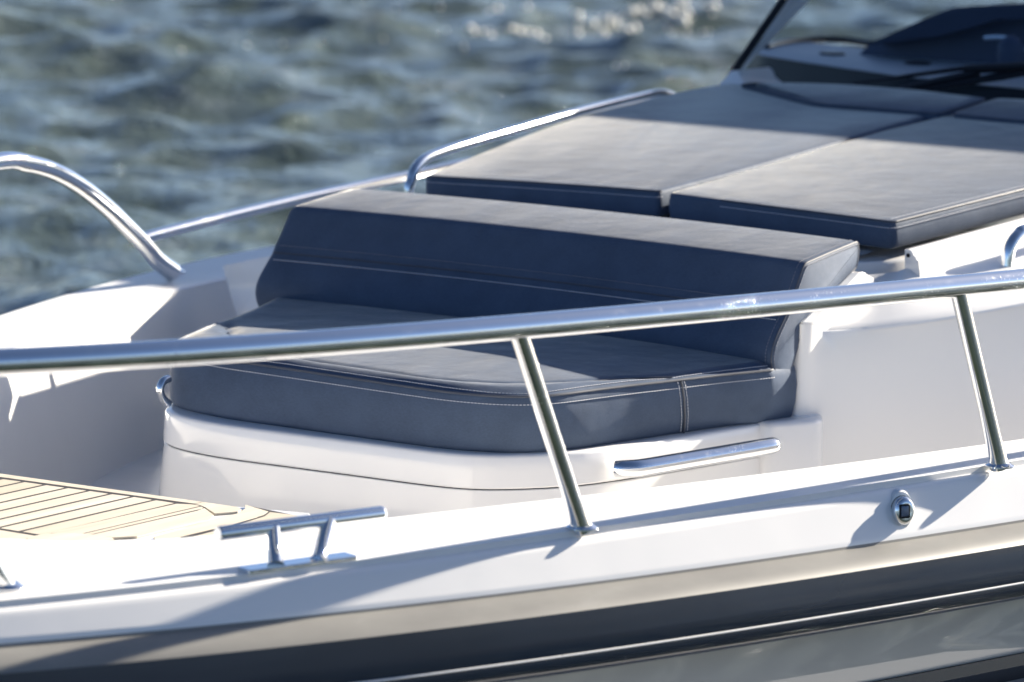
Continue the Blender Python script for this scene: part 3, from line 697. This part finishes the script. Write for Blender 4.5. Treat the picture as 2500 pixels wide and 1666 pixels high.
# hard top over the helm (above the frame; it throws the shade on the aft half of the sunpads)
ht = M(); SUNEL, SUNAZ = rad(21), rad(16)
xe = 1.04+(.74-.072)/(math.tan(SUNEL)/math.cos(SUNAZ))
top = fillet([A(xe, -1.30, .74), A(xe+.02, 1.42, .74), A(xe+2.6, 1.42, .77), A(xe+2.6, -1.30, .77)], .15, 6)
ht.loft([[p+A(0, 0, 0) for p in top], [p+A(0, 0, .05) for p in inset(top, -.01)], [p+A(0, 0, .09) for p in inset(top, .06)]], True, True, True)
hto = ht.build('hard_top', NAVY, boat)
for y0 in (-1.1, 1.15):
    M().tube([A(xe+2.3, y0*1.05, -.3), A(xe+2.1, y0, .75)], .03, 16).build('top_support', BLACK, hto)

# ------------------------------------------------------------------ cushions
def cushion(top, bot, edge=.010, crown=.010, bulge=.005, step=.03, flat=False):
    """closed upholstered block: rounded top and bottom edges, slightly crowned"""
    top, bot = dens2(top, bot, step); c = np.mean(top, axis=0); m = M()
    L = lambda t, d: [a+(b-a)*t for a, b in zip(inset(bot, d), inset(top, d))]
    up = lambda R_, z: [p+A(0, 0, z) for p in R_]
    tc = lambda k, z: [p+(c-p)*k+A(0, 0, z) for p in inset(top, edge*1.1)]
    rings = [L(0, edge*3), L(0, edge), L(.05, edge*.35), L(.14, 0), L(.35, -bulge), L(.65, -bulge), L(.88, -bulge*.4), L(.97, 0), up(inset(top, edge*.35), edge*.15), tc(0, edge*.30), tc(.06, edge*.35+crown*.25), tc(.2, edge*.35+crown*.6), tc(.45, edge*.35+crown*.9), tc(.8, edge*.35+crown)]
    if flat: rings = rings[:10]
    m.loft(rings, True, True, True); return m, top
def welt_and_stitch(o, path, r=.0026, closed=False, stitch_off=((0, 0, -.011), ), thread=THREADD, extra=None):
    M().tube(path, r, 8, closed=closed).build('piping', WELT, o)
    st = M()
    for off in stitch_off: stitches(st, path, off=off, closed=closed)
    st.build('stitching', thread, o, smooth=False)

PADZ = lambda a, b, o=0: pl(a, b, (-.07, 0, 1), o)
def drop(P, z, fwd=0): return [p+A(fwd, 0, z) for p in P]
# two big sunpad cushions
sp_px = [(1037, 432), (1150, 438), (1300, 447), (1450, 457), (1607, 469), (1800, 418), (2142, 319), (2292, 279), (2140, 267), (1989, 254), (1895, 230), (1802, 206), (1752, 208), (1634, 231), (1485, 268), (1359, 305), (1240, 350), (1053, 425)]
spl = [PADZ(a, b) for a, b in sp_px]
spf = fillet(spl, [.02, .05, .05, .05, .012, .05, .05, .01, .05, .05, .05, .03, .04, .08, .08, .08, .08, .012], 4)
pp_px = [(1632, 474), (1810, 497), (2000, 521), (2179, 544), (2500, 463)]
ppl = [PADZ(a, b) for a, b in pp_px]+[A(.9, .655, .063), A(1.27, .69, .089), A(1.28, .45, .09), PADZ(2500, 297), PADZ(2322, 281), PADZ(2155, 321), PADZ(1812, 423)]
ppf = fillet(ppl, [.012, .05, .05, .014, .05, .05, .02, .05, .05, .01, .05, .05], 4)
G1 = 'sunpad cushions on the foredeck'
for nm, loop_, lab in (('sunpad_cushion', spf, 'large grey sunpad cushion on the far side, next to the long starboard hand rail'), ('sunpad_cushion', ppf, 'large grey sunpad cushion nearest the viewer, its stitched corner above the backrest end')):
    botl = [p+A(.004, 0, -.054) for p in loop_]
    m, tl = cushion(loop_, botl, .008, .0, .003, flat=True)
    root = empty('sunpad_cushion', float(np.mean([p[0] for p in loop_])), float(np.mean([p[1] for p in loop_])), -.05); tag(root, lab, 'cushion', G1)
    m.build('padding', FAB, root, ang=50)
    # piping on the exposed edges
    N = len(loop_)
    if loop_ is spf: edge_ = loop_[0:25]
    else: edge_ = loop_[5:40]
    ed = [p+A(0, 0, .0008) for p in edge_]
    no = inset(loop_, -.0045); k0 = 0 if loop_ is spf else 5
    low = [p+A(0, 0, -.011) for p in no[k0:k0+len(edge_)]]; hi = [p+A(0, 0, .0045) for p in inset(loop_, .012)[k0:k0+len(edge_)]]
    M().tube(ed, .0022, 8).build('piping', WELT, root)
    st = M(); stitches(st, low); stitches(st, hi); st.build('stitching', THREAD, root, smooth=False)
# snap stud under the port pad corner
# two headrests
HZ = lambda a, b: pl(a, b, (-.15, 0, 1), .104-.15*1.29)
G2 = 'headrest cushions below the windscreen'
hl = [PADZ(1806, 207, .010), PADZ(1895, 230, .010), PADZ(1989, 254, .010), PADZ(2140, 266, .010), PADZ(2291, 278, .010), HZ(2412, 242), HZ(2240, 221), HZ(2067, 208), HZ(1946, 204), HZ(1850, 203)]
hr_ = [PADZ(2322, 279, .010), PADZ(2410, 288, .010), PADZ(2500, 296, .010), A(1.30, .44, .10), A(1.40, .66, .11), A(1.47, .66, .13), A(1.46, .40, .128), HZ(2540, 246), HZ(2470, 243), HZ(2432, 241)]
for lp, lab in ((hl, 'dark shaded headrest cushion on the far side, below the pillar of the windscreen'), (hr_, 'shaded headrest cushion cut by the right edge of the picture, below the wipers')):
    lf = fillet(lp, [.02, .04, .04, .04, .012, .02, .04, .04, .04, .02], 4)
    m, tl = cushion(lf, [p+A(-.002, 0, -.055) for p in lf], .007, .0, .001, flat=True)
    root = empty('headrest_cushion', float(np.mean([p[0] for p in lf])), float(np.mean([p[1] for p in lf])), .06); tag(root, lab, 'cushion', G2)
    m.build('padding', FAB, root, ang=50)
    M().tube(lf, .0018, 8, closed=True).build('piping', WELT, root)

# backrest
prof = [(-.404, -.034), (-.300, -.021), (-.205, -.010), (-.196, -.030), (-.203, -.064), (-.28, -.100), (-.395, -.150), (-.415, -.195), (-.436, -.236), (-.455, -.2535), (-.480, -.252), (-.500, -.238), (-.513, -.212), (-.513, -.188), (-.500, -.165), (-.474, -.136), (-.462, -.1235), (-.458, -.115), (-.440, -.090)]
pr3 = fillet([A(x, 0, z) for x, z in prof], [.014, .03, .012, .012, .012, .03, .02, .02, .02, .012, .012, .016, .016, .016, .016, .02, .006, .006, .03], 4)
cpr = np.mean(pr3, axis=0)
def bk_ring(y, sh=0.0):
    r = []
    for i, p in enumerate(pr3):
        q = pr3[i]+(cpr-pr3[i])*0
        tt = pr3[(i+1) % len(pr3)]-pr3[i-1]; tt /= np.linalg.norm(tt); nrm = A(-tt[2], 0, tt[0])
        if nrm@(cpr-p) < 0 and sh: pass
        r.append(p+nrm*sh*BS+A(.048*(1-(y/.6)**2), y+(.05*(p[0]+.40) if y < 0 else 0.0)*min(1, abs(y)/.6), 0))
    return r
# sign of inward normal for this loop
_t = pr3[1]-pr3[-1]; BS = 1
_n = A(-_t[2], 0, _t[0])
if _n@(cpr-pr3[0]) < 0: BS = -1
ys = [-.603, -.6015, -.598, -.59]+list(np.linspace(-.56, .56, 25))+[.59, .598, .6015, .603]
shs = [.008, .0045, .0016, .0004]+[0]*25+[.0004, .0016, .0045, .008]
backrest = empty('backrest_cushion', -.4, 0, -.25)
tag(backrest, 'long grey backrest cushion with one pale stitched seam across its front', 'cushion')
M().loft([bk_ring(y, s_) for y, s_ in zip(ys, shs)], True, True, True).build('padding', FAB, backrest, ang=60)
# seam across the front
def bk_line(x, z, y0=-.59, y1=.59, n=40): return [A(x+.048*(1-(y/.6)**2), y, z) for y in np.linspace(y0, y1, n)]
st = M(); stitches(st, bk_line(-.4755, -.1355), r=.0011); st.build('stitching', THREAD, backrest, smooth=False)
st = M(); stitches(st, bk_line(-.4555, -.1085), r=.0008); st.build('stitching', THREADD, backrest, smooth=False)
M().tube(bk_line(-.4635, -.1225, -.597, .597), .0016, 6).build('piping', WELT, backrest)
endl = bk_ring(.600, .0025)
M().tube(endl, .0018, 8, closed=True).build('piping', WELT, backrest)
st = M(); stitches(st, bk_ring(.6035, .0075), closed=True, r=.0008); stitches(st, bk_ring(.588, -.0002), closed=True, r=.0008); st.build('stitching', THREADD, backrest, smooth=False)

# seat cushion
ST = -.222
s_top_px = [(1882, 905), (1760, 917), (1651, 930), (1483, 949), (1345, 968), (1240, 971), (1100, 960), (900, 931), (700, 901), (526, 876), (428, 852), (431, 832), (515, 797)]
stp = [onZ(a, b, ST) for a, b in s_top_px]+[A(-.60, -.545, ST), A(-.44, -.60, ST), A(-.42, .60, ST)]
s_bot_px = [(1882, 1031), (1760, 1047), (1658, 1062), (1500, 1087), (1390, 1104), (1250, 1112), (1100, 1103), (900, 1076), (700, 1048), (547, 1027), (440, 1004), (408, 986), (470, 950)]
sbt = [onZ(a, b, -.327) for a, b in s_bot_px]
sbt = [A(-.485, .585, -.327)]+sbt[1:11]+[sbt[11], A(-.95, -.44, -.327)]+[A(-.60, -.55, -.327), A(-.44, -.60, -.327), A(-.42, .60, -.327)]
RR = [.006, .03, .05, .10, .09, .09, .06, .06, .06, .06, .05, .05, .06, .06, .03, .01]
sf, sb = fillet(stp, RR, 5), fillet(sbt, RR, 5)
sd, sbd = dens2(sf, sb, .025)
cs = np.mean(sd, axis=0)
L = lambda t, d: [a+(b-a)*t for a, b in zip(inset(sbd, d), inset(sd, d))]
SEAM = [onZ(547, 793, ST), onZ(556, 812, ST), onZ(575, 835, ST), onZ(640, 862, ST)]+[onZ(a, b, ST+.004) for a, b in [(760, 885), (900, 906), (1000, 921), (1100, 934), (1215, 941), (1330, 940), (1440, 934), (1532, 927), (1640, 923)]]
SEAM = resample(crom(SEAM, 6), 80); SA = np.array(SEAM)[:, :2]
def seam_d(p):
    d = np.linalg.norm(SA-p[:2], axis=1); k = int(np.argmin(d)); t = SA[min(k+1, 79)]-SA[max(k-1, 0)]
    sg = t[0]*(p[1]-SA[k][1])-t[1]*(p[0]-SA[k][0])
    return (d[k] if sg > 0 else -d[k])
SG = 1 if seam_d(A(-.7, 0, 0)) > 0 else -1       # positive on the main seat panel
def puff(p, d):
    """height of the upholstery above the welt: forward bolster, sunk seam, main panel"""
    q = SG*seam_d(p); e = min(1, d/.03)
    if q > 0: return e*(.004+.010*min(1, q/.30)-.0075*math.exp(-(q/.012)**2))
    q = -q; return e*(.0035+.0075*math.sin(math.pi*min(1, q/.085))**.7*(1 if q < .085 else .4)-.0070*math.exp(-(q/.012)**2))
def radial(P, d):
    return [p+(cs-p)*A(1, 1, 0)/np.linalg.norm((cs-p)[:2])*d for p in P]
ins = lambda d, z: [p+A(0, 0, z+puff(p, d)) for p in (inset(sd, d) if d < .015 else radial(sd, d))]
def toc(k):
    r_ = [p+(cs-p)*A(1, 1, 0)*k for p in radial(sd, .10)]; return [p+A(0, 0, .002+puff(p, .1)*min(1, (1-k)/.4)+.012*max(0, 1-(1-k)/.4)) for p in r_]
rings = [L(0, .03), L(0, .010), L(.03, .003), L(.10, -.001), L(.35, -.006), L(.65, -.007), L(.88, -.004), L(.965, -.0008), L(1, .0012)]+[ins(d, z) for d, z in ((.005, .0014), (.012, .002), (.022, .002), (.033, .002), (.044, .002), (.055, .002), (.066, .002), (.077, .002), (.088, .002), (.10, .002))]+[toc(k) for k in (.04, .08, .12, .17, .23, .3, .4, .5, .6, .72, .85, .96)]
seat = empty('seat_cushion', -.85, .05, -.33)
tag(seat, 'thick grey seat cushion on the white locker, half shaded by the backrest', 'cushion')
M().loft(rings, True, True, True).build('padding', FAB, seat, ang=60)
M().tube([p+A(0, 0, .0015) for p in SEAM[1:]], .0020, 6).build('piping', WELT, seat)
nvis = 5+6*12
ed = [p+A(0, 0, .0006) for p in sf[:nvis]]
M().tube(ed, .0024, 8).build('piping', WELT, seat)
low = [p+(q-p)*.13 for p, q in zip(inset(sf, -.0050)[:nvis], inset(sb, -.0050)[:nvis])]; hi = [p+A(0, 0, .0030+puff(p, .011)) for p in inset(sf, .011)[:nvis]]
st = M(); stitches(st, low); stitches(st, hi); st.build('stitching', THREAD, seat, smooth=False)
# vertical seam on the port side
va, vb = pl(1672, 936, (0, 0, 1), -.226), onZ(1664, 1058, -.32)
ki = int(np.argmin([np.linalg.norm(p-va) for p in sd])); va, vb = sd[ki], sbd[ki]
side_n = inset(sd, -.0078)[ki]-sd[ki]; side_t = sd[ki+1]-sd[ki-1]; side_t /= np.linalg.norm(side_t)
vp = [va+(vb-va)*t+side_n*w for t, w in ((.02, .2), (.1, .6), (.35, 1), (.65, 1), (.9, .5), (.97, .2))]
M().tube(vp, .0022, 8).build('piping', WELT, seat)
st = M()
for s_ in (-1, 1): stitches(st, [p+side_t*.008*s_ for p in vp])
st.build('stitching', THREAD, seat, smooth=False)
# zip puller
zp = [onY(1735, 1052, .628), onY(1743, 1060, .628), onY(1752, 1070, .628)]
zm = M(); a, b = onZ(1736, 1051, -.327)+A(0, .008, .0), onZ(1755, 1068, -.342)+A(0, .006, 0)
zd_ = (b-a)/np.linalg.norm(b-a)
zm.tube([a, a+(b-a)*.3], .0016, 8); q = a+(b-a)*.3; zm.tube([q+A(.0025, 0, 0), q+A(.0035, 0, 0)+(b-q)*.5, b+A(.002, 0, 0), b-A(.002, 0, 0), q-A(.0035, 0, 0)+(b-q)*.5, q-A(.0025, 0, 0)], .0013, 8, closed=True)
zm.build('zip_puller', BLACK, seat)
# small chrome loop at the far front corner of the seat
lp = [onY(412, 925, -.30), onY(398, 932, -.30), onY(391, 950, -.30), onY(394, 966, -.30), onY(402, 978, -.30), onY(412, 986, -.30)]
M().tube(crom(lp, 6), .0075, 14).build('grab_handle', STEELC, lock)

# ------------------------------------------------------------------ light
sd_ = A(math.cos(SUNAZ)*math.cos(SUNEL), math.sin(SUNAZ)*math.cos(SUNEL), math.sin(SUNEL))   # boat frame: aft, port, up
sx, sy, sz = sd_[0], -sd_[1], sd_[2]
sun = bpy.data.lights.new('sun', 'SUN'); sun.energy = 5.0; sun.angle = rad(.5); sun.color = (1.0, .91, .77)
so = bpy.data.objects.new('sun', sun); COL.objects.link(so); so.location = (4, -6, 9)
so.rotation_euler = Vector((sx, sy, sz)).to_track_quat('Z', 'Y').to_euler()
w = bpy.data.worlds.new('World'); S.world = w; w.use_nodes = True; nt = w.node_tree
bg = nt.nodes['Background']; sk = nt.nodes.new('ShaderNodeTexSky'); sk.sky_type = 'NISHITA'; sk.sun_disc = False
sk.sun_elevation = SUNEL; sk.sun_rotation = math.atan2(sx, sy); sk.altitude = 0; sk.air_density = .55; sk.dust_density = .8; sk.ozone_density = 2.6
nt.links.new(sk.outputs[0], bg.inputs['Color']); bg.inputs['Strength'].default_value = .05

# ------------------------------------------------------------------ camera
cam = bpy.data.cameras.new('camera'); co = bpy.data.objects.new('camera', cam); COL.objects.link(co); S.camera = co
f_ = lambda v: Vector((v[0], -v[1], v[2]))
R3 = Matrix((f_(_r), f_(_u), -f_(_d))).transposed()
co.matrix_world = Matrix.Translation(W(CAM)) @ R3.to_4x4()
cam.sensor_width = 36; cam.sensor_fit = 'HORIZONTAL'; cam.lens = FPX/PW*36; cam.clip_end = 6000; cam.clip_start = .1
cam.dof.use_dof = True; cam.dof.focus_distance = 6.2; cam.dof.aperture_fstop = 4.9
S.view_settings.view_transform = 'Standard'; S.view_settings.look = 'None'; S.view_settings.exposure = 1.85; S.view_settings.gamma = 1
S.render.engine = 'CYCLES'
S.cycles.sample_clamp_indirect = 60; S.cycles.max_bounces = 10; S.cycles.transparent_max_bounces = 12
